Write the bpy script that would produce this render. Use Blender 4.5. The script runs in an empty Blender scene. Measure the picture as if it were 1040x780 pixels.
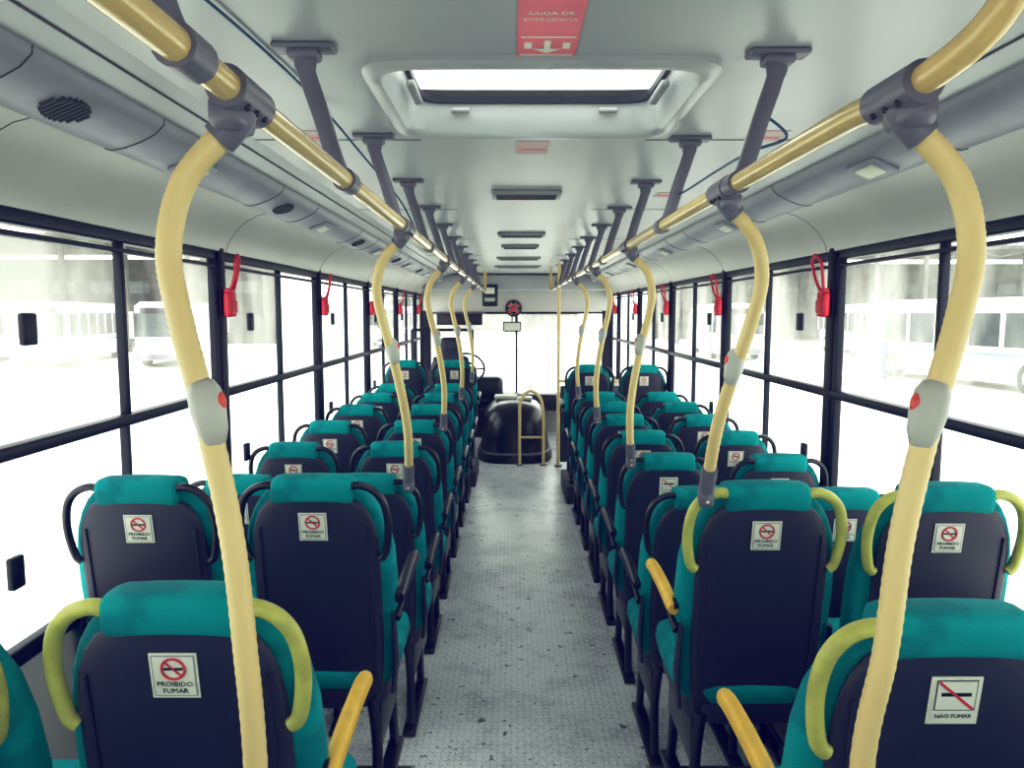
import bpy, bmesh, math, random
from mathutils import Vector, Matrix, Euler
random.seed(4)
scene=bpy.context.scene
try:
    vs=scene.view_settings
    vs.view_transform='Standard'
    vs.use_curve_mapping=True
    cm=vs.curve_mapping
    c=cm.curves[3]; c.points.new(.20,.165); c.points.new(.60,.625)
    bl=cm.curves[2]; bl.points[0].location=(0,.025); bl.points[-1].location=(1,.92)
    cm.update()
except Exception as ex: print('vs',ex)

# ------------------------------------------------------------------ materials
def nd(nt,t,**k):
    n=nt.nodes.new(t)
    for a,b in k.items(): setattr(n,a,b)
    return n
def mth(nt,op,a,b=None,c=None):
    n=nt.nodes.new('ShaderNodeMath'); n.operation=op
    for i,v in enumerate((a,b,c)):
        if v is None: continue
        if isinstance(v,(int,float)): n.inputs[i].default_value=v
        else: nt.links.new(v,n.inputs[i])
    return n.outputs[0]
def mat(name,col,rough=.5,metal=0,var=.12,scale=6,bump=0,bscale=200,col2=None,lo=.4,hi=.6,emit=0,coat=0,spec=.5):
    m=bpy.data.materials.new(name); m.use_nodes=True; nt=m.node_tree
    p=nt.nodes['Principled BSDF']
    tc=nd(nt,'ShaderNodeTexCoord')
    no=nd(nt,'ShaderNodeTexNoise'); no.inputs['Scale'].default_value=scale; no.inputs['Detail'].default_value=4
    nt.links.new(tc.outputs['Object'],no.inputs['Vector'])
    cr=nd(nt,'ShaderNodeValToRGB'); e=cr.color_ramp.elements
    c2=col2 or tuple(max(0,c*(1-var)) for c in col)
    e[0].position=lo; e[1].position=hi
    e[0].color=(*c2,1); e[1].color=(*col,1)
    nt.links.new(no.outputs['Fac'],cr.inputs['Fac'])
    nt.links.new(cr.outputs['Color'],p.inputs['Base Color'])
    p.inputs['Roughness'].default_value=rough; p.inputs['Metallic'].default_value=metal
    p.inputs['Specular IOR Level'].default_value=spec
    if coat: p.inputs['Coat Weight'].default_value=coat
    if bump:
        n2=nd(nt,'ShaderNodeTexNoise'); n2.inputs['Scale'].default_value=bscale
        nt.links.new(tc.outputs['Object'],n2.inputs['Vector'])
        b=nd(nt,'ShaderNodeBump'); b.inputs['Strength'].default_value=bump; b.inputs['Distance'].default_value=.002
        nt.links.new(n2.outputs['Fac'],b.inputs['Height']); nt.links.new(b.outputs['Normal'],p.inputs['Normal'])
    return m

TEAL=mat('teal_fabric',(.0,.27,.285),.8,scale=9,col2=(.0,.20,.225),lo=.45,hi=.53,bump=.5,bscale=500,spec=.15)
NAVY=mat('navy_shell',(.015,.016,.042),.42,bump=.4,bscale=700,spec=.5)
BLACK=mat('black_metal',(.006,.006,.014),.35)
YEL=mat('yellow_handle',(.50,.50,.11),.4,var=.2,scale=20)
ARMY=mat('armrest_yellow',(.78,.48,.05),.45,scale=20)
CREAM=mat('cream_pole',(.70,.54,.26),.42,var=.03,scale=5)
RAILM=mat('painted_rail',(.60,.44,.18),.24,var=.08,scale=10,coat=.3)
GREY=mat('grey_bracket',(.145,.14,.18),.4)
GREYL=mat('grey_button_box',(.48,.48,.44),.4)
GREYM=mat('grey_vent_plastic',(.30,.30,.31),.4)
RED=mat('red_plastic',(.62,.01,.03),.35)
BTN=mat('stop_button_red',(.70,.08,.05),.4)
CEIL=mat('ceiling_plastic',(.41,.42,.44),.32,var=.10,scale=1.6)
SIDE=mat('side_panel',(.56,.55,.53),.4,var=.08,scale=1.5)
DUCT=mat('duct_plastic',(.30,.30,.35),.4,var=.1)
SEAM=mat('seam',(.05,.05,.06),.7)
RUB=mat('window_rubber',(.005,.006,.018),.45,spec=.3)
STK=mat('sticker_white',(.75,.74,.66),.5)
PINK=mat('sticker_red',(.80,.20,.25),.5)
PINKL=mat('sticker_faded',(.55,.40,.40),.5)
SRED=mat('sign_red',(.6,.03,.04),.5)
HOOD=mat('engine_hood_vinyl',(.006,.006,.010),.28)
PLAT=mat('dark_rubber_floor',(.03,.035,.05),.6,bump=.5,bscale=60)
BLUEC=mat('blue_cable',(.02,.07,.16),.5)
WHITEP=mat('white_paint',(.66,.67,.64),.3)
DGLASS=mat('dark_glass',(.045,.055,.06),.1)
STRIPE=mat('pale_blue_stripe',(.15,.25,.38),.4)
CONC=mat('yard_concrete',(.75,.74,.68),.9,scale=.3,var=.15)
BRN=mat('depot_brown',(.045,.04,.036),.8,scale=.8,var=.5)
GRYB=mat('depot_grey',(.13,.135,.13),.8,scale=.7,var=.45)
SKIN=mat('skin',(.12,.06,.04),.6)
CLOTH=mat('blue_workwear',(.01,.05,.22),.8)
HAIR=mat('hair',(.01,.008,.007),.8)

def glass_mat(name,lo,hi,tint=(.93,.96,.95)):
    m=bpy.data.materials.new(name); m.use_nodes=True; nt=m.node_tree
    nt.nodes.remove(nt.nodes['Principled BSDF']); out=nt.nodes['Material Output']
    tr=nd(nt,'ShaderNodeBsdfTransparent'); tr.inputs[0].default_value=(*tint,1)
    gl=nd(nt,'ShaderNodeBsdfGlossy'); gl.inputs['Roughness'].default_value=.03
    tl=nd(nt,'ShaderNodeBsdfTranslucent'); tl.inputs[0].default_value=(.95,.96,.90,1)
    lw=nd(nt,'ShaderNodeLayerWeight'); lw.inputs['Blend'].default_value=.5
    fr=mth(nt,'ADD',mth(nt,'MULTIPLY',mth(nt,'POWER',lw.outputs['Facing'],5.0),.35),.04)
    tc=nd(nt,'ShaderNodeTexCoord'); mp=nd(nt,'ShaderNodeMapping'); mp.inputs['Scale'].default_value=(1,2.2,.7)
    nt.links.new(tc.outputs['Object'],mp.inputs[0])
    no=nd(nt,'ShaderNodeTexNoise'); no.inputs['Scale'].default_value=1.3; no.inputs['Detail'].default_value=4
    nt.links.new(mp.outputs[0],no.inputs['Vector'])
    mr=nd(nt,'ShaderNodeMapRange'); mr.inputs['From Min'].default_value=.38; mr.inputs['From Max'].default_value=.62
    mr.inputs['To Min'].default_value=lo; mr.inputs['To Max'].default_value=hi
    nt.links.new(no.outputs['Fac'],mr.inputs['Value'])
    m1=nd(nt,'ShaderNodeMixShader'); m2=nd(nt,'ShaderNodeMixShader')
    nt.links.new(mr.outputs[0],m1.inputs[0]); nt.links.new(tr.outputs[0],m1.inputs[1]); nt.links.new(tl.outputs[0],m1.inputs[2])
    nt.links.new(fr,m2.inputs[0]); nt.links.new(m1.outputs[0],m2.inputs[1]); nt.links.new(gl.outputs[0],m2.inputs[2])
    nt.links.new(m2.outputs[0],out.inputs[0]); return m
GLASS=glass_mat('window_glass',.04,.30)
ACRY=glass_mat('hatch_acrylic',.3,.3)

# diamond plate
def plate_mat():
    m=bpy.data.materials.new('checker_plate'); m.use_nodes=True; nt=m.node_tree; p=nt.nodes['Principled BSDF']
    tc=nd(nt,'ShaderNodeTexCoord'); mp=nd(nt,'ShaderNodeMapping'); mp.inputs['Rotation'].default_value=(0,0,math.radians(45))
    nt.links.new(tc.outputs['Object'],mp.inputs[0])
    s=nd(nt,'ShaderNodeSeparateXYZ'); nt.links.new(mp.outputs[0],s.inputs[0])
    c=1/.036
    X=mth(nt,'MULTIPLY',s.outputs[0],c); Y=mth(nt,'MULTIPLY',s.outputs[1],c)
    fx=mth(nt,'FLOOR',X); fy=mth(nt,'FLOOR',Y)
    u=mth(nt,'SUBTRACT',mth(nt,'SUBTRACT',X,fx),.5); v=mth(nt,'SUBTRACT',mth(nt,'SUBTRACT',Y,fy),.5)
    par=mth(nt,'FLOORED_MODULO',mth(nt,'ADD',fx,fy),2.0)
    def ell(a,b):
        return mth(nt,'ADD',mth(nt,'POWER',mth(nt,'ABSOLUTE',mth(nt,'DIVIDE',a,.45)),2.0),mth(nt,'POWER',mth(nt,'ABSOLUTE',mth(nt,'DIVIDE',b,.17)),2.0))
    e1=ell(u,v); e2=ell(v,u)
    d=mth(nt,'ADD',mth(nt,'MULTIPLY',e1,par),mth(nt,'MULTIPLY',e2,mth(nt,'SUBTRACT',1.0,par)))
    h=mth(nt,'SUBTRACT',1.0,mth(nt,'MINIMUM',d,1.0))
    no=nd(nt,'ShaderNodeTexNoise'); no.inputs['Scale'].default_value=4; no.inputs['Detail'].default_value=8; no.inputs['Roughness'].default_value=.7
    nt.links.new(tc.outputs['Object'],no.inputs['Vector'])
    cr=nd(nt,'ShaderNodeValToRGB'); e=cr.color_ramp.elements; e[0].position=.32; e[0].color=(.46,.50,.56,1); e[1].position=.52; e[1].color=(.86,.89,.93,1)
    nt.links.new(no.outputs['Fac'],cr.inputs[0])
    def spots(scale,a,bp,col,det=3):
        n3=nd(nt,'ShaderNodeTexNoise'); n3.inputs['Scale'].default_value=scale; n3.inputs['Detail'].default_value=det
        nt.links.new(tc.outputs['Object'],n3.inputs['Vector'])
        c3=nd(nt,'ShaderNodeValToRGB'); c3.color_ramp.elements[0].position=a; c3.color_ramp.elements[0].color=col; c3.color_ramp.elements[1].position=bp; c3.color_ramp.elements[1].color=(1,1,1,1)
        nt.links.new(n3.outputs['Fac'],c3.inputs[0]); return c3.outputs[0]
    def mul(a,b):
        mu=nd(nt,'ShaderNodeMixRGB',blend_type='MULTIPLY'); mu.inputs[0].default_value=1
        nt.links.new(a,mu.inputs[1]); nt.links.new(b,mu.inputs[2]); return mu.outputs[0]
    tot=mul(spots(20,.32,.345,(.14,.14,.18,1),4),spots(50,.32,.35,(.25,.25,.3,1)))
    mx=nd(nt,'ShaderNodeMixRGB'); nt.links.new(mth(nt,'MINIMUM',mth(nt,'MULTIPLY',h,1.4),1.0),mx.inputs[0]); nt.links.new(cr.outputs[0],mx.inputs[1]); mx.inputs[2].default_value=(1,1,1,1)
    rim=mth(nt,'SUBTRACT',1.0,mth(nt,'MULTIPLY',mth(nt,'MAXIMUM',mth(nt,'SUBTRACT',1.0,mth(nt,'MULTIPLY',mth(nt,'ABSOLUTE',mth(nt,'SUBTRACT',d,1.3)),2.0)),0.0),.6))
    cmb=nd(nt,'ShaderNodeCombineXYZ')
    for i in range(3): nt.links.new(rim,cmb.inputs[i])
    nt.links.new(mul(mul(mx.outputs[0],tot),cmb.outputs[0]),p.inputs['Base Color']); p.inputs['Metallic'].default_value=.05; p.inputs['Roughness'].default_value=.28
    p.inputs['Specular IOR Level'].default_value=.8
    b=nd(nt,'ShaderNodeBump'); b.inputs['Strength'].default_value=.9; b.inputs['Distance'].default_value=.003
    nt.links.new(h,b.inputs['Height']); nt.links.new(b.outputs[0],p.inputs['Normal'])
    return m
PLATE=plate_mat()

# ------------------------------------------------------------------ mesh builder
class MB:
    def __init__(s): s.v=[];s.f=[];s.m=[];s.sm=[];s.mats=[]
    def mi(s,m):
        if m not in s.mats: s.mats.append(m)
        return s.mats.index(m)
    def add(s,vs,fs,m,smooth=True,M=None):
        o=len(s.v); k=s.mi(m)
        for v in vs:
            v=Vector(v); s.v.append(tuple(M@v if M else v))
        for f in fs: s.f.append([i+o for i in f]); s.m.append(k); s.sm.append(smooth)
    def box(s,c,d,m,bev=.0,M=None,rot=None,seg=2):
        bm=bmesh.new(); bmesh.ops.create_cube(bm,size=1)
        for v in bm.verts: v.co=Vector((v.co.x*d[0],v.co.y*d[1],v.co.z*d[2]))
        if bev: bmesh.ops.bevel(bm,geom=bm.edges[:],offset=min(bev,min(d)*.49),segments=seg,affect='EDGES',profile=.5)
        R=Matrix.Translation(Vector(c))
        if rot: R=R@Euler(rot).to_matrix().to_4x4()
        if M: R=M@R
        bm.verts.index_update()
        s.add([v.co.copy() for v in bm.verts],[[v.index for v in f.verts] for f in bm.faces],m,bool(bev),R); bm.free()
    def quad(s,c,d,m):
        ax=[i for i in range(3) if d[i]==0][0]; o=[i for i in range(3) if i!=ax]; vs=[]
        for a,b in ((-.5,-.5),(.5,-.5),(.5,.5),(-.5,.5)):
            p=list(c); p[o[0]]+=a*d[o[0]]; p[o[1]]+=b*d[o[1]]; vs.append(p)
        s.add(vs,[[0,1,2,3]],m,False)
    def loft(s,rings,m,cap=True,smooth=True,M=None):
        n=len(rings[0]); vs=[p for r in rings for p in r]; fs=[]
        for i in range(len(rings)-1):
            for j in range(n):
                a=i*n+j;b=i*n+(j+1)%n; fs.append([a,b,b+n,a+n])
        if cap: fs.append(list(range(n))[::-1]); fs.append([(len(rings)-1)*n+j for j in range(n)])
        s.add(vs,fs,m,smooth,M)
    def sweep(s,pts,r,m,seg=12,ribs=0,rib=.0,closed=False,sx=1,sy=1,up=None,ring=0,M=None):
        pts=[Vector(p) for p in pts]; n=len(pts); rings=[]
        T=[]
        for i in range(n):
            if closed: t=pts[(i+1)%n]-pts[i-1]
            else: t=pts[min(i+1,n-1)]-pts[max(i-1,0)]
            T.append(t.normalized())
        u=Vector(up) if up else (Vector((0,0,1)) if abs(T[0].z)<.9 else Vector((1,0,0)))
        for i in range(n):
            u=(u-T[i]*u.dot(T[i])).normalized(); w=T[i].cross(u)
            rr=r[i] if isinstance(r,(list,tuple)) else r
            if ring and i%2: rr*=1-ring
            ringv=[]
            for j in range(seg):
                a=2*math.pi*j/seg; q=rr*(1+(rib if ribs and j%2 else 0))
                ringv.append(pts[i]+u*(math.cos(a)*q*sx)+w*(math.sin(a)*q*sy))
            rings.append(ringv)
        if closed: rings.append(rings[0])
        s.loft(rings,m,cap=not closed,M=M)
    def cyl(s,a,b,r,m,seg=16,M=None): s.sweep([a,b],r,m,seg,M=M)
    def ell(s,c,d,m,seg=16,M=None):
        bm=bmesh.new(); bmesh.ops.create_uvsphere(bm,u_segments=seg,v_segments=seg//2+2,radius=1)
        bm.verts.index_update()
        s.add([(v.co.x*d[0]+c[0],v.co.y*d[1]+c[1],v.co.z*d[2]+c[2]) for v in bm.verts],[[v.index for v in f.verts] for f in bm.faces],m,True,M); bm.free()
    def text(s,t,size,m,M):
        cu=bpy.data.curves.new('t','FONT'); cu.body=t; cu.size=size; cu.align_x='CENTER'; cu.extrude=.0002; cu.resolution_u=2
        ob=bpy.data.objects.new('t',cu); scene.collection.objects.link(ob)
        dg=bpy.context.evaluated_depsgraph_get(); me=bpy.data.meshes.new_from_object(ob.evaluated_get(dg))
        s.add([v.co.copy() for v in me.vertices],[list(p.vertices) for p in me.polygons],m,False,M)
        bpy.data.objects.remove(ob); bpy.data.meshes.remove(me); bpy.data.curves.remove(cu)
    def mesh(s,name):
        me=bpy.data.meshes.new(name); me.from_pydata(s.v,[],s.f)
        for m in s.mats: me.materials.append(m)
        for i,p in enumerate(me.polygons): p.material_index=s.m[i]; p.use_smooth=s.sm[i]
        bm=bmesh.new(); bm.from_mesh(me); bmesh.ops.recalc_face_normals(bm,faces=bm.faces[:]); bm.to_mesh(me); bm.free()
        try: me.set_sharp_from_angle(angle=math.radians(50))
        except Exception: pass
        me.update(); return me
    def obj(s,name,loc=(0,0,0)): return place(s.mesh(name),name,loc)
def place(me,name,loc=(0,0,0),rot=(0,0,0),scale=(1,1,1)):
    o=bpy.data.objects.new(name,me); o.location=loc; o.rotation_euler=rot; o.scale=scale
    scene.collection.objects.link(o); return o
def cr(pts,n=8,closed=False):
    P=[Vector(p) for p in pts]; out=[]; L=len(P)
    rng=range(L if closed else L-1)
    for i in rng:
        if closed: a,b,c,d=P[i-1],P[i],P[(i+1)%L],P[(i+2)%L]
        else: a,b,c,d=P[max(i-1,0)],P[i],P[i+1],P[min(i+2,L-1)]
        for k in range(n):
            t=k/n; out.append(.5*((2*b)+(c-a)*t+(2*a-5*b+4*c-d)*t*t+(3*b-a-3*c+d)*t**3))
    if not closed: out.append(P[-1])
    return out
def sup(cx,cy,hx,hy,z,p=4,n=28):
    r=[]
    for j in range(n):
        a=2*math.pi*j/n; c=math.cos(a); d=math.sin(a)
        r.append((cx+hx*math.copysign(abs(c)**(2/p),c), cy+hy*math.copysign(abs(d)**(2/p),d), z))
    return r

W=1.275; EYE=1.60; CZ=2.10; Y0=-.95; Y1=9.9
# ------------------------------------------------------------------ shell
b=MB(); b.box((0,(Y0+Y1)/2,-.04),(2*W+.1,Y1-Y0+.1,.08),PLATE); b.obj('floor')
PE=.375; PW=W-.018
for sx in (-1,1):
    b=MB(); ya,yb_=Y0+.02,2.25
    b.box((sx*(PE+PW)/2,(ya+yb_)/2,.075),(PW-PE,yb_-ya,.15),PLAT,.004)
    b.box((sx*(PE+.002),(ya+yb_)/2,.142),(.012,yb_-ya,.02),GREYM,.002); b.obj('seat_platform')
HX=.335;HY0=1.535;HY1=2.095
b=MB(); ex=.80; t=.02
b.box((0,(Y0+HY0)/2,CZ+t/2),(2*ex,HY0-Y0,t),CEIL); b.box((0,(HY1+Y1)/2,CZ+t/2),(2*ex,Y1-HY1,t),CEIL)
for s in (-1,1): b.box((s*(HX+ex)/2,(HY0+HY1)/2,CZ+t/2),(ex-HX,HY1-HY0,t),CEIL)
for s in (-1,1):
    prof=[(.80,2.10),(.93,2.068),(.935,2.09),(.80,2.12)]
    r=[[(s*x,y,z) for x,z in prof] for y in (Y0,Y1)]; b.loft(r,CEIL,smooth=False)
    for i in range(8):
        y=.75+1.45*i
        b.box((s*.60,y,CZ-.0005),(.55,.005,.002),SEAM)
    b.box((s*.845,(Y0+Y1)/2,CZ-.012),(.005,Y1-Y0,.003),SEAM)
b.obj('ceiling')
b=MB()
pr=[(-1.34,1.82),(-1.28,2.04),(-1.05,2.16),(-.7,2.2),(-HX-.04,2.22)]
for s in (-1,1):
    a=[(s*-x,z) for x,z in pr]; a2=[(x,z+.02) for x,z in a][::-1]
    b.loft([[(x,y,z) for x,z in a+a2] for y in (Y0,Y1)],WHITEP,smooth=False)
b.box((0,(Y0+HY0-.03)/2,2.23),(2*HX+.1,HY0-.03-Y0,.02),WHITEP); b.box((0,(HY1+.03+Y1)/2,2.23),(2*HX+.1,Y1-HY1-.03,.02),WHITEP)
b.obj('roof')
# air ducts along the ceiling edges + side walls
for s,nm in ((-1,'left'),(1,'right')):
    b=MB()
    prof=[(.91,2.078),(.912,2.058),(.935,2.036),(.97,2.018),(1.01,2.004),(1.045,1.998),(1.06,2.003),(1.066,2.02),(1.0,2.07)]
    b.loft([[(s*x,y,z) for x,z in prof] for y in (Y0,Y1)],DUCT)
    for i in range(7):
        y=1.56+1.45*i-1.45
        if s<0:
            for k in range(9):
                q=-.06+.015*k; hw=math.sqrt(max(.0,.065**2-q*q))*.72
                b.box((s*.975,y+q,2.014),(hw*1.7,.006,.010),SEAM,rot=(0,s*math.radians(22),0))
        b.box((s*.978,y+.62,2.012),(.085,.17,.012),DUCT,.006,rot=(0,s*math.radians(22),0))
        b.box((s*.975,y+.62,2.006),(.05,.10,.012),STK,.005,rot=(0,s*math.radians(22),0))
        for yy in (y-.2,y+.3):
            b.sweep([(s*x,yy,z-.0005) for x,z in prof[:7]],.002,SEAM,5)
    b.obj('air_duct_%d'%(1 if s<0 else 2))
    b=MB()
    prof=[(1.05,2.015),(1.11,2.0),(1.165,1.97),(1.21,1.925),(1.238,1.88),(1.245,1.85),(1.31,1.85),(1.31,2.015)]
    b.loft([[(s*x,y,z) for x,z in prof] for y in (Y0,Y1)],SIDE)
    for i in range(7):
        y=.1+1.5*i
        b.sweep([(s*x,y,z) for x,z in prof[:6]],.0015,SEAM,5)
    b.box((s*(W+.02),(Y0+Y1)/2,.375),(.04,Y1-Y0,.77),SIDE)
    b.box((s*(W-.005),(Y0+Y1)/2,.05),(.02,Y1-Y0,.10),RUB,.004)
    b.obj('wall_'+nm)
# windows
ys=[Y0+.02,-.05,1.5,3.05,4.6,6.15,7.7,9.2,Y1-.02]
wn=0
for s in (-1,1):
    for i in range(len(ys)-1):
        a,c=ys[i],ys[i+1]; wn+=1
        b=MB(); x=s*(W-.005); m=(a+c)/2; L=c-a
        b.box((x,a+.028,1.305),(.035,.056,1.09),RUB,.006); b.box((x,c-.028,1.305),(.035,.056,1.09),RUB,.006)
        b.box((x,m,1.835),(.035,L,.042),RUB,.006); b.box((x,m,.765),(.035,L,.045),RUB,.006)
        b.box((x-s*.004,m,1.268),(.045,L,.034),RUB,.006)
        if L>1:
            b.box((x,m+.02,1.55),(.03,.018,.55),RUB,.004); b.box((x,m+.01,1.02),(.03,.016,.50),RUB,.004)
            b.box((x-s*.02,a+.32,1.56),(.02,.05,.08),RUB,.006); b.box((x-s*.02,a+.22,.98),(.02,.045,.08),RUB,.006)
        b.box((x-s*.002,m,1.79),(.03,L-.1,.014),RUB,.004)
        b.quad((s*(W+.008),m,1.31),(0,L-.06,1.05),GLASS)
        b.obj('window_%d'%wn)
for s in (-1,1):
    for y in ys[1:-1]:
        b=MB(); b.box((s*(W-.012),y,1.31),(.045,.055,1.12),RUB,.012); b.obj('air_duct_%d'%(100+int(y*10)+(0 if s<0 else 100)))
# emergency handles
b=MB(); b.box((0,0,0),(.035,.07,.105),RED,.012); b.box((.0,0,.055),(.03,.055,.02),RED,.006)
b.box((-.02,0,-.01),(.006,.05,.05),SRED,.003)
b.sweep(cr([(-.01,-.02,.06),(-.02,-.032,.11),(-.03,-.034,.17),(-.04,.0,.20),(-.04,.03,.175),(-.03,.02,.11),(-.01,.015,.06)],6),.0065,RED,8)
EH=b.mesh('emergency_window_release')
for s in (-1,1):
    for y in ys[2:-1]:
        place(EH,'emergency_window_release',(s*1.218,y,1.635),(0,0,0 if s>0 else math.pi))
# rear wall
b=MB(); y=Y0-.02
b.box((0,y,.55),(2.6,.04,1.1),SIDE); b.box((0,y,2.0),(2.6,.04,.44),SIDE)
for s in(-1,1): b.box((s*1.15,y,1.45),(.3,.04,.75),SIDE)
b.obj('wall_back')
b=MB(); b.quad((0,y,1.44),(1.98,0,.7),GLASS)
for z in (1.1,1.78): b.box((0,y,z),(2.0,.05,.04),RUB,.006)
for s in(-1,1): b.box((s*.99,y,1.44),(.04,.05,.7),RUB,.006)
b.obj('window_%d'%(wn+1))

# hatch
b=MB()
cy=(HY0+HY1)/2
def rrect(hx,hy,z,p=9,n=48): return sup(0,cy,hx,hy,z,p,n)
b.loft([rrect(.372,.325,CZ+.002),rrect(.372,.325,CZ-.010),rrect(.358,.31,CZ-.018),rrect(.337,.287,CZ-.017),rrect(.325,.274,CZ+.0),rrect(.315,.260,CZ+.04),rrect(.312,.256,CZ+.068)],CEIL,cap=False)
b.loft([rrect(.312,.256,CZ+.065),rrect(.300,.246,CZ+.065),rrect(.300,.246,CZ+.082),rrect(.36,.30,CZ+.082)],RUB,cap=False)
b.loft([rrect(.36,.30,CZ+.115),rrect(.3,.26,CZ+.135)],ACRY)
for s in(-1,1):
    b.box((s*.295,cy+.03,CZ+.030),(.02,.16,.016),GREYM,.005); b.box((s*.2,cy+.245,CZ+.045),(.05,.02,.012),GREYM,.004)
b.obj('roof_hatch')
# ceiling stickers
T=Matrix.Translation
b=MB(); b.box((.0,1.32,CZ-.001),(.112,.29,.002),PINK)
b.box((0,1.45,CZ-.0025),(.10,.005,.001),STK); b.box((0,1.358,CZ-.0025),(.10,.004,.001),STK)
b.box((0,1.395,CZ-.0025),(.012,.04,.001),STK); b.add([(-.028,1.415,CZ-.003),(.028,1.415,CZ-.003),(0,1.44,CZ-.003)],[[0,1,2]],STK,False)
for s in(-1,1): b.box((s*.036,1.40,CZ-.0025),(.014,.03,.001),STK)
RM=Matrix.Rotation(math.pi,4,'Y')@Matrix.Rotation(math.pi,4,'Z')
b.text('SAIDA DE',.018,STK,T((0,1.255,CZ-.003))@RM)
b.text('EMERGENCIA',.0155,STK,T((0,1.28,CZ-.003))@RM)
b.obj('ceiling_warning_sticker',(.006,.035,0))
for (x,y) in ((.0,2.30),(-.62,2.15),(.66,2.15),(.6,3.2)):
    b=MB(); b.box((0,0,0),(.1,.17 if x==0 else .12,.002),PINKL); b.box((0,.02,-.0015),(.08,.02,.001),PINK); b.obj('ceiling_sticker',(x,y,CZ-.001))
for k,(y,w,d) in enumerate(((3.15,.29,.17),(4.75,.30,.16),(5.6,.28,.16),(6.8,.4,.18),(8.0,.5,.18))):
    b=MB(); b.box((0,0,0),(w,d,.02),GREYM,.008)
    for j in range(6): b.box((0,-d*.32+d*.128*j,-.011),(w*.86,d*.06,.004),SEAM)
    b.obj('ceiling_air_vent',(.0,y,CZ-.008))

# ------------------------------------------------------------------ handrails
RX=.375; RZ=EYE+.25
def bracket(b,s,y):
    b.box((s*.45,y,CZ-.005),(.115,.05,.012),GREY,.005)
    b.box((s*.45,y,CZ-.018),(.06,.045,.02),GREY,.008)
    P=[(s*.449,y,CZ-.01),(s*.446,y,CZ-.05),(s*.42,y,CZ-.13),(s*.393,y,RZ+.03),(s*.378,y,RZ+.004)]
    b.sweep(cr(P,4),[.028]+[.021]*3+[.017]*13,GREY,12,sx=.6,sy=1,up=(0,1,0))
    b.cyl((s*RX,y-.026,RZ),(s*RX,y+.026,RZ),.022,GREY)
for s in (-1,1):
    b=MB()
    if s<0: path=[(s*RX,-.6,RZ),(s*RX,4,RZ),(s*RX,8.6,RZ)]
    else: path=cr([(.43,.71,CZ),(.428,.71,CZ-.06),(.42,.715,RZ+.09),(.405,.745,RZ+.03),(.387,.83,RZ+.002),(RX,.97,RZ)],8)+[Vector((RX,4,RZ)),Vector((RX,8.2,RZ))]
    b.sweep(path,.0168,RAILM,20)
    ye=8.6 if s<0 else 8.2
    b.sweep(cr([(s*RX,ye,RZ),(s*RX,ye+.12,RZ+.03),(s*RX,ye+.15,RZ+.1),(s*RX,ye+.15,CZ)],5),.0168,RAILM,14)
    if s<0:
        b.sweep(cr([(s*RX,-.6,RZ),(s*RX,-.68,RZ+.03),(s*RX,-.7,RZ+.1),(s*RX,-.7,CZ)],5),.0168,RAILM,14)
    y0=.74 if s<0 else 1.47
    while y0<8.1:
        bracket(b,s,y0); y0+=.70
    if s<0: bracket(b,s,-.1)
    b.obj('overhead_handrail')
PX=[(.375,.24),(.392,.215),(.446,.155),(.468,.075),(.457,-.01),(.432,-.12),(.405,-.27),(.392,-.42)]
def pole(s,yr,yb,zb,xb,floor=False):
    b=MB(); pts=[]; zt=.24; rx=RX+(.010 if (floor and s>0) else 0)
    for x,z in PX:
        if EYE+z<zb+.08: continue
        f=(zt-z)/(zt-(zb-EYE)); f=f*f*(.6)+f*.4
        pts.append((s*(x+(rx-RX)+(xb-.392)*f*.8),yr+(yb-yr)*f,EYE+z))
    if floor: pts+= [(s*.39,yb,1.0),(s*.388,yb,.6),(s*xb,yb,zb)]
    else: pts.append((s*xb,yb,zb))
    C=cr(pts,20)
    b.sweep(C,.0153,CREAM,40,ribs=1,rib=-.05,ring=.05)
    b.cyl((s*rx,yr-.05,RZ),(s*rx,yr+.05,RZ),.0235,GREY,20)
    k=C[:26]; b.sweep([Vector((s*rx,yr,RZ-.01))]+k[6:26],.0205,GREY,18)
    b.box((s*(rx+.012),yr,RZ-.02),(.042,.065,.045),GREY,.014)
    for dy in (-.028,0,.028): b.ell((s*(rx-.016),yr+dy,RZ-.018),(.0045,.0045,.0045),BLACK,8)
    for q in (13,20): b.ell((C[q].x,C[q].y-.020,C[q].z),(.004,.003,.004),BLACK,8)
    p=min(C,key=lambda v:abs(v.z-(EYE-.12)))
    M=T(p)@Matrix.Rotation(s*math.radians(11),4,'Y')@Matrix.Rotation(s*math.radians(-25),4,'Z')
    n=[]
    for z,hx,hy in ((-.043,.006,.008),(-.040,.012,.014),(-.025,.018,.020),(0,.021,.022),(.025,.020,.021),(.037,.014,.016),(.041,.006,.008)): n.append(sup(-s*.004,-.003,hx,hy,z,3,20))
    b.loft(n,GREYL,M=M)
    b.ell((-s*.018,-.014,.010),(.0085,.009,.0135),BTN,14,M=M)
    if not floor:
        L=[v for v in C if v.z<zb+.075]
        b.sweep(L+[Vector((s*xb,yb,zb-.02))],.0195,GREY,14)
        b.box((s*xb,yb,zb-.01),(.04,.036,.06),GREY,.013)
        for dz in (-.022,.0,.02): b.ell((s*xb,yb-.0185,zb+dz),(.0045,.003,.0045),STK,8)
    else: b.cyl((s*xb,yb,zb),(s*xb,yb,zb+.02),.035,GREY)
    b.obj('grab_pole')
RAISE=.15; HS=1.02
pole(-1,.89,.90,RAISE+.001,.41,True); pole(1,.875,.90,RAISE+.001,.40,True)
for y in (2.6,3.95,5.35,6.75): pole(-1,y-.38,y+.0,HS-.02,.43)
for y,z,dy in ((1.83,HS+RAISE-.02,.28),(3.0,HS-.02,.2),(4.2,HS-.02,.2),(5.4,HS-.02,.2)): pole(1,y-dy,y+.0,z,.43)
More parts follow.
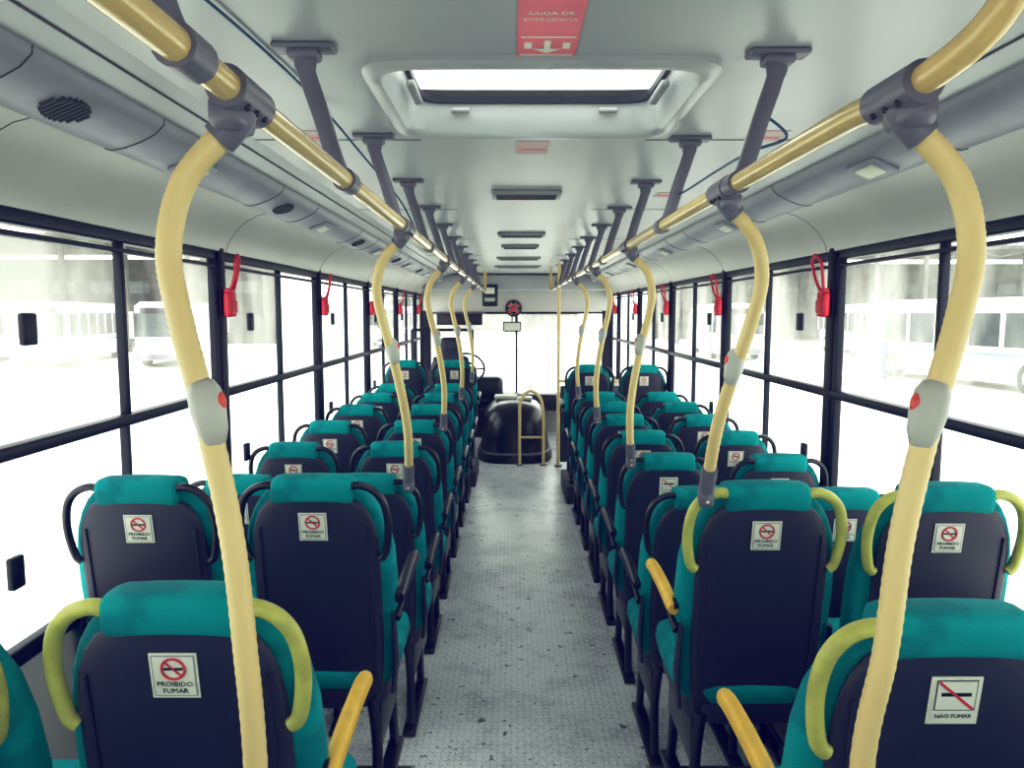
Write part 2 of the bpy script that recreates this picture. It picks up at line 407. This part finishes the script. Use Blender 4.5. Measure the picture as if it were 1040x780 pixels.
b=MB(); b.sweep(cr([(-.60,.85,2.095),(-.55,1.15,2.092),(-.525,1.5,2.094),(-.51,1.8,2.085),(-.47,2.1,2.03),(-.41,2.35,1.95),(-.38,2.5,1.872)],8),.003,BLUEC,6); b.obj('blue_cable')
b=MB(); b.sweep(cr([(.43,1.47,1.98),(.49,1.52,1.95),(.43,1.56,1.93),(.44,1.85,1.945),(.42,2.17,1.94),(.44,2.25,1.99)],8),.003,BLUEC,6); b.obj('blue_cable')

# ------------------------------------------------------------------ seats
def yb(z): return (HS-z)*.15
SLOPE=math.atan(.15)
def seat_mesh(handle,arm,side,label,name='passenger_seat'):
    b=MB()
    R=[]
    for z,hw,f in ((.40,.17,.07),(.43,.195,.09),(.55,.206,.11),(.70,.209,.11),(.80,.205,.105),(.87,.192,.10),(.92,.172,.09),(.955,.150,.08),(.98,.125,.07),(.995,.10,.055)):
        r0=.010; R.append(sup(0,yb(z)+(r0+f)/2,hw,(f-r0)/2,z,3.6,28))
    b.loft(R,TEAL)
    R=[]
    for x in (-.108,-.104,-.092,-.05,0,.05,.092,.104,.108):
        e=1 if abs(x)<.1 else (.93 if abs(x)<.105 else .8)
        ring=[]
        for j in range(22):
            a=2*math.pi*j/22; c=math.cos(a); d=math.sin(a)
            yy=.034+.048*e*math.copysign(abs(c)**.6,c); zz=.980+.040*e*math.copysign(abs(d)**.7,d)-.35*x*x
            ring.append((x,yy+yb(zz),zz))
        R.append(ring)
    b.loft(R,TEAL)
    R=[]
    for z,hw in ((.34,.13),(.345,.148),(.38,.163),(.55,.172),(.75,.172),(.84,.168),(.885,.160),(.92,.146),(.945,.128),(.958,.105)):
        R.append(sup(0,yb(z)+.008,hw,.016,z,3.2,28))
    b.loft(R,NAVY)
    for sx in (-1,1):
        b.sweep([(sx*.145,yb(z)-.006,z) for z in (.42,.6,.8,.88)],.003,NAVY,6)
    hm=YEL if handle=='y' else BLACK; hr=.0135 if handle=='y' else .0105
    for sx in (-1,1):
        P=[(sx*.095,.99),(sx*.125,.995),(sx*.160,.982),(sx*.186,.95),(sx*.197,.90),(sx*.196,.85),(sx*.186,.80),(sx*.172,.785)]
        b.sweep(cr([(x,yb(z)+.004,z) for x,z in P],6),hr,hm,12)
    R=[]
    for z,hx,hy in ((.385,.165,.20),(.392,.19,.212),(.43,.20,.220),(.455,.195,.216),(.468,.17,.20),(.474,.13,.16)): R.append(sup(0,.295,hx,hy,z,4.5,32))
    b.loft(R,TEAL)
    b.loft([sup(0,.29,.15,.19,.325,5,24),sup(0,.29,.175,.205,.335,5,24),sup(0,.29,.178,.21,.39,5,24)],NAVY)
    for sx in (-1,1):
        b.sweep(cr([(sx*.13,.10,.36),(sx*.14,.12,.2),(sx*.14,.10,.03)],4),.016,BLACK,8)
        b.sweep(cr([(sx*.13,.42,.36),(sx*.14,.38,.2),(sx*.14,.42,.03)],4),.016,BLACK,8)
        b.box((sx*.14,.26,.013),(.05,.42,.024),BLACK,.006)
        b.cyl((sx*.14,.11,.2),(sx*.14,.39,.2),.011,BLACK,8)
        b.box((sx*.145,.26,.27),(.02,.30,.15),BLACK,.008)
        b.sweep([(sx*.190,.12,.37),(sx*.203,.10,.48),(sx*.199,.07,.62)],[.02,.022,.012],NAVY,8,sx=.4,sy=1,up=(1,0,0))
    if arm:
        am=ARMY if arm=='y' else BLACK
        x=side*.215
        b.sweep([(x*.93,yb(.66)+.05,.665),(x,yb(.66)+.05,.665)],.018,BLACK,10)
        b.sweep(cr([(x,.09,.655),(x,.13,.66),(x,.25,.67),(x,.36,.672),(x,.41,.667),(x,.43,.655)],4),[.017]*3+[.021]*14+[.020,.018,.015,.010],am,12,sx=1,sy=.85)
        b.sweep(cr([(x*.97,.08,.6),(x,.17,.64),(x,.25,.655)],4),.011,BLACK,8)
    if label:
        z=.882; y=yb(z)-.0095
        M=T((0,y,z))@Matrix.Rotation(SLOPE,4,'X')
        b.box((0,0,0),(.075,.002,.079),STK,0,M)
        b.box((0,-.0012,.0),(.068,.001,.072),STK if label==2 else GREYM,0,M); b.box((0,-.0018,.0),(.064,.001,.068),STK,0,M)
        if label==1:
            b.sweep([(.018*math.cos(a),-.003,.013+.018*math.sin(a)) for a in [2*math.pi*j/24 for j in range(24)]],.0022,SRED,6,closed=True,M=M)
            b.box((0,-.0028,.013),(.030,.001,.004),BLACK,0,M); b.box((0,-.0034,.013),(.036,.001,.003),SRED,0,M,rot=(0,math.radians(45),0))
            b.text('PROIBIDO',.0125,BLACK,M@T((0,-.003,-.018))@Matrix.Rotation(math.pi/2,4,'X'))
            b.text('FUMAR',.0125,BLACK,M@T((0,-.003,-.030))@Matrix.Rotation(math.pi/2,4,'X'))
        else:
            b.box((0,-.0026,.01),(.06,.001,.05),BLACK,0,M); b.box((0,-.003,.01),(.057,.001,.047),STK,0,M)
            b.box((0,-.0034,.012),(.044,.001,.006),BLACK,0,M); b.box((0,-.004,.01),(.07,.001,.004),SRED,0,M,rot=(0,math.radians(40),0))
            b.text('NAO FUMAR',.0095,BLACK,M@T((0,-.003,-.028))@Matrix.Rotation(math.pi/2,4,'X'))
    return b.mesh(name)
cache={}
def seat(x,y,z,h,arm,label):
    side=1 if x<0 else -1
    k=(h,arm,side if arm else 0,label)
    if k not in cache: cache[k]=seat_mesh(h,arm,side,label)
    place(cache[k],'passenger_seat',(x,y,z+.001))
AX=.59; WX=1.043
R=RAISE
L=[(.38,R,'k'),(1.10,R,'y'),(1.91,R,'k'),(2.6,0,'k'),(3.28,0,'k'),(3.95,0,'k'),(4.65,0,'k'),(5.35,0,'k'),(6.05,0,'k'),(6.75,R,'k')]
for i,(y,z,h) in enumerate(L):
    seat(-AX,y,z,h,'y' if i==1 else 'k',1)
    seat(-WX,y-(.05 if i==1 else .02),z,'y' if i==1 else 'k',None,1)
Rr=[(.33,R,'k'),(1.025,R,'y'),(1.83,R,'y'),(2.4,0,'k'),(3.0,0,'k'),(3.6,0,'k'),(4.2,0,'k'),(4.8,0,'k'),(5.4,0,'k'),(6.15,R,'k')]
for i,(y,z,h) in enumerate(Rr):
    seat(AX,y,z,h,'y' if i in(1,2) else 'k',2 if i in (1,4) else 1)
    seat(WX,y-.02,z,h,None,1)
for s,y in ((-1,6.75),(1,6.15)):
    b=MB(); b.box((0,0,.075),(.84,.70,.15),PLAT,.01); b.obj('wheel_arch_platform',(s*.815,y+.28,0))

# ------------------------------------------------------------------ front
b=MB()
b.box((0,Y1-.03,1.86),(2.5,.05,.50),SIDE,.01)
b.box((0,Y1-.03,.24),(2.5,.05,.48),SIDE)
for s in(-1,1): b.box((s*1.2,Y1-.03,1.08),(.12,.06,1.1),RUB)
b.box((0,Y1-.22,1.99),(2.4,.36,.2),CEIL,.03)
b.obj('wall_front')
b=MB(); b.quad((0,Y1-.03,1.04),(2.35,0,1.13),GLASS); b.box((0,Y1-.03,1.04),(.03,.04,1.13),RUB,.005)
b.box((0,Y1-.03,1.60),(2.35,.05,.03),RUB,.005); b.box((0,Y1-.03,.48),(2.35,.05,.04),RUB,.005); b.obj('window_%d'%(wn+2))
b=MB(); b.box((-.34,Y1-.45,1.82),(.2,.06,.28),BLACK,.02); b.box((-.34,Y1-.49,1.88),(.12,.02,.08),STK,.01); b.box((-.34,Y1-.485,1.77),(.13,.02,.05),GREYL,.01); b.obj('route_display_box')
b=MB()
for j in range(8):
    a=j*math.pi/4; b.ell((.075*math.cos(a),0,.075*math.sin(a)),(.022,.012,.022),SRED if j%2 else BLACK,10)
b.sweep([(.10*math.cos(a),0,.10*math.sin(a)) for a in [2*math.pi*j/32 for j in range(32)]],.012,BLACK,8,closed=True); b.ell((0,0,0),(.04,.02,.04),SRED,12)
b.obj('ventilation_fan',(-.04,Y1-.07,1.66))
b=MB(); b.box((0,0,0),(.24,.03,.13),BLACK,.02); b.box((0,-.017,0),(.21,.004,.10),STK,.001); b.sweep(cr([(0,.01,.05),(0,.05,.1),(0,.1,.14)],4),.008,BLACK,8); b.obj('rear_view_mirror',(-.06,Y1-.18,1.42))
b=MB(); b.box((-.75,Y1-.16,1.52),(.6,.02,.16),BLACK,.01); b.cyl((-1.1,Y1-.16,1.6),(-.4,Y1-.16,1.6),.012,GREY); b.obj('sun_visor')
b=MB(); R=[]
for z,hx,hy in ((0,.42,.62),(.05,.42,.62),(.09,.385,.60),(.25,.37,.58),(.42,.35,.55),(.52,.32,.50),(.58,.26,.43),(.615,.17,.33),(.625,.06,.12)): R.append(sup(0,0,hx,hy,z,3.2,40))
b.loft(R,HOOD); 
b.sweep([(p[0]*1.01,p[1]*1.01,.10) for p in sup(0,0,.385,.60,0,3.2,40)],.012,GREY,6,closed=True)
b.box((-.1,.1,.64),(.26,.2,.04),STK,.01); b.box((.12,.0,.635),(.16,.2,.03),GREYL,.01)
b.obj('engine_hood',(-.03,8.34,0))
b=MB(); b.sweep(cr([(.02,0,.0),(.02,0,.45),(.03,0,.68),(.13,0,.79),(.24,0,.70),(.27,0,.45),(.27,0,.0)],8),.016,CREAM,12); b.cyl((.02,0,.3),(.27,0,.3),.012,CREAM,8)
for x in (.02,.27): b.cyl((x,0,0),(x,0,.015),.035,GREY)
b.obj('guard_rail',(-.0,7.66,0))
b=MB(); b.box((-.65,9.55,.62),(.95,.45,.34),BLACK,.08,seg=4); b.box((-.1,9.6,.45),(1.6,.4,.22),BLACK,.06,seg=3); b.box((-.35,9.6,.2),(1.4,.4,.4),BLACK,.02)
b.obj('dashboard')
b=MB(); Mw=T((-.62,9.05,.92))@Matrix.Rotation(math.radians(-60),4,'X')
b.sweep([(.22*math.cos(a),.22*math.sin(a),0) for a in [2*math.pi*j/36 for j in range(36)]],.014,BLACK,8,closed=True,M=Mw)
for a in (0,2.1,4.2): b.cyl((0,0,-.03),(.22*math.cos(a),.22*math.sin(a),0),.01,BLACK,8,M=Mw)
b.ell((0,0,-.03),(.05,.05,.03),BLACK,12,M=Mw); b.cyl((-.62,9.07,.90),(-.62,9.32,.74),.025,BLACK); b.obj('steering_wheel')
b=MB()
b.loft([sup(0,.0,.2,.05,.5,4),sup(0,0,.23,.06,.6,4),sup(0,-.03,.23,.06,.95,4),sup(0,-.05,.2,.05,1.1,4),sup(0,-.05,.12,.045,1.14,3),sup(0,-.06,.13,.05,1.2,3),sup(0,-.06,.12,.05,1.3,3),sup(0,-.06,.08,.03,1.33,3)],NAVY)
b.loft([sup(0,.25,.22,.24,.42,4),sup(0,.25,.25,.27,.47,4),sup(0,.25,.24,.26,.55,4)],NAVY); b.loft([sup(0,.22,.12,.14,.0,4),sup(0,.22,.12,.14,.06,4),sup(0,.22,.07,.08,.1,4),sup(0,.22,.08,.1,.42,4)],BLACK)
b.obj('driver_seat',(-.75,8.35,0))
b=MB(); b.box((-.80,7.85,.5),(.68,.03,1.0),NAVY,.01)
for x in (-1.12,-.48): b.cyl((x,7.85,0),(x,7.85,1.42),.016,BLACK)
b.cyl((-1.12,7.85,1.42),(-.48,7.85,1.42),.016,BLACK); b.obj('driver_partition')
b=MB(); b.cyl((.42,7.6,0),(.42,7.6,CZ),.018,CREAM); b.cyl((.42,7.6,.9),(1.1,7.6,.9),.016,CREAM); b.cyl((.42,7.6,0),(.42,7.6,.02),.04,GREY); b.box((.76,7.6,.45),(.64,.02,.8),NAVY,.01); b.cyl((1.1,7.6,0),(1.1,7.6,.9),.016,CREAM); b.obj('door_guard_rail')
# ------------------------------------------------------------------ outside
GZ=-.9
b=MB(); b.box((0,20,GZ-.06),(160,160,.1),CONC); b.obj('ground')
def ext_bus():
    b=MB(); L=11;w=2.5
    b.loft([sup(0,0,w/2,L/2,zz,10,40) for zz in (.35,.9,1.4)],WHITEP)
    b.loft([sup(0,0,w/2,L/2,1.4,10,40),sup(0,0,w/2-.02,L/2-.03,2.5,10,40)],DGLASS)
    b.loft([sup(0,0,w/2-.02,L/2-.03,2.5,10,40),sup(0,0,w/2-.03,L/2-.05,2.8,10,40),sup(0,0,w/2-.2,L/2-.2,3.0,8,40)],WHITEP)
    for i in range(8):
        for s in(-1,1): b.box((s*(w/2-.005),-L/2+.25+i*1.5,1.95),(.03,.18,1.15),WHITEP)
    for s in(-1,1):
        b.box((s*1.18,-L/2+.02,1.95),(.16,.1,1.2),WHITEP)
        b.box((s*.9,-L/2-.01,.75),(.35,.05,.2),STK,.03)
        b.sweep([(s*1.2,-L/2+.1,2.4),(s*1.45,-L/2-.2,2.4),(s*1.45,-L/2-.2,2.0)],.05,BLACK,8)
        for y in(-3.4,3.2): b.cyl((s*.95,y,.48),(s*1.26,y,.48),.48,BLACK,24); b.cyl((s*1.2,y,.48),(s*1.275,y,.48),.25,GREYL,16)
        b.box((s*1.252,0,1.15),(.01,10.4,.08),STRIPE)
    b.box((0,-L/2+.0,2.62),(1.6,.06,.25),BLACK,.03); b.box((0,-L/2,.5),(2.2,.08,.25),GREY,.03)
    return b.mesh('parked_bus')
EB=ext_bus()
for x,y,r in ((-22.5,38,15),(-27.5,38,12),(-17.2,39,12),(-9.5,60,0),(16.5,26,8),(12.5,44,-6),(27,40,-15),(21.5,46,-10)):
    place(EB,'parked_bus',(x,y,GZ),(0,0,math.radians(r)))
def depot(name,x,y,w,d,h,m1,m2):
    b=MB(); b.box((0,0,h-.25),(w,d,.35),m1,.03); 
    for i in range(int(w/4)+1):
        xx=-w/2+.4+i*4
        if xx>w/2: break
        b.box((xx,-d/2+.3,h/2-.1),(.3,.3,h-.2),m2)
        b.sweep([(xx,-d/2+.3,h-.5),(xx+2,-d/2+.3,h-1.0),(xx+4 if xx+4<w/2 else xx+2.1,-d/2+.3,h-.5)],.07,m1,6)
    b.box((0,d/2-.2,h*.45),(w,.3,h*.9),m2)
    for i in range(int(w/3)): b.box((-w/2+1.5+i*3,d/2-.4,h*.6),(1.8,.1,1.0),DGLASS)
    b.obj(name,(x,y,GZ))
depot('depot_shed',-36,54,34,14,7.6,BRN,BRN)
depot('depot_building',36,66,46,12,8.0,GRYB,GRYB)
depot('depot_office',-4,98,26,10,5.0,GRYB,GRYB)
def worker(x,y,rot):
    me=bpy.data.meshes.new('w'); V=[(0,0,.95),(0,0,1.15),(0,0,1.38),(0,.0,1.47),(0,.01,1.52),
      (.10,0,.90),(.11,.03,.50),(.12,0,.10),(.12,-.13,.05),(-.10,0,.90),(-.13,-.08,.50),(-.14,.03,.10),(-.14,-.10,.05),
      (.19,0,1.36),(.25,.02,1.08),(.24,-.12,.86),(-.19,0,1.36),(-.26,.02,1.1),(-.23,-.16,.95)]
    E=[(0,1),(1,2),(2,3),(3,4),(0,5),(5,6),(6,7),(7,8),(0,9),(9,10),(10,11),(11,12),(2,13),(13,14),(14,15),(2,16),(16,17),(17,18)]
    rad=[.14,.13,.15,.06,.055,.095,.065,.05,.04,.095,.065,.05,.04,.065,.05,.035,.065,.05,.035]
    me.from_pydata(V,E,[]); o=bpy.data.objects.new('w',me); scene.collection.objects.link(o)
    sk=o.modifiers.new('s','SKIN'); sk.use_smooth_shade=True
    for i,v in enumerate(me.skin_vertices[0].data): v.radius=(rad[i],rad[i]*.8); v.use_root=(i==0)
    o.modifiers.new('u','SUBSURF').levels=2
    dg=bpy.context.evaluated_depsgraph_get(); m2=bpy.data.meshes.new_from_object(o.evaluated_get(dg))
    b=MB(); b.add([v.co.copy() for v in m2.vertices],[list(p.vertices) for p in m2.polygons],CLOTH)
    bpy.data.objects.remove(o)
    b.ell((0,-.01,1.62),(.078,.098,.118),SKIN,16); b.ell((0,.02,1.665),(.085,.098,.09),HAIR,16)
    b.ell((0,-.11,1.61),(.014,.02,.022),SKIN,8)
    for s in(-1,1):
        b.ell((s*.03,-.098,1.635),(.011,.008,.008),BLACK,8); b.ell((s*.08,0,1.62),(.012,.02,.03),SKIN,8)
    b.box((0,-.1,1.57),(.04,.01,.008),SRED,.003)
    for hx,hy,hz in ((.24,-.14,.82),(-.225,-.20,.92)):
        b.box((hx,hy,hz),(.035,.06,.09),SKIN,.014)
        for k in range(4): b.cyl((hx,hy-.024+.016*k,hz-.04),(hx,hy-.03+.016*k,hz-.1+.008*abs(k-1.5)),.008,SKIN,6)
        b.cyl((hx,hy-.03,hz),(hx,hy-.055,hz-.05),.009,SKIN,6)
    for fx,fy in ((.12,-.08),(-.14,-.05)): b.ell((fx,fy,.04),(.05,.14,.042),BLACK,12)
    o=b.obj('yard_worker',(x,y,GZ)); o.rotation_euler=(0,0,rot)
worker(14.0,28.0,.6)

# ------------------------------------------------------------------ light
w=bpy.data.worlds.new('w'); scene.world=w; w.use_nodes=True; nt=w.node_tree
bg=nt.nodes['Background']; tc=nd(nt,'ShaderNodeTexCoord'); sp=nd(nt,'ShaderNodeSeparateXYZ'); nt.links.new(tc.outputs['Generated'],sp.inputs[0])
rp=nd(nt,'ShaderNodeValToRGB'); e=rp.color_ramp.elements; e[0].position=0; e[0].color=(.97,1,.97,1); e[1].position=.8; e[1].color=(.90,.97,1,1)
nt.links.new(sp.outputs[2],rp.inputs[0]); nt.links.new(rp.outputs[0],bg.inputs[0]); bg.inputs[1].default_value=4.1
sd=bpy.data.lights.new('sun','SUN'); sd.energy=2.2; sd.angle=.3; sd.color=(1,.99,.93)
so=bpy.data.objects.new('sun',sd); scene.collection.objects.link(so); so.rotation_euler=(math.radians(12),math.radians(8),0); so.location=(0,0,20)

cam=bpy.data.cameras.new('camera'); co=bpy.data.objects.new('camera',cam); scene.collection.objects.link(co)
cam.sensor_width=36; cam.lens=25.96; cam.clip_start=.02; cam.clip_end=300
co.location=(-.06,0,EYE); co.rotation_euler=(math.radians(90-5.5),0,0)
scene.camera=co
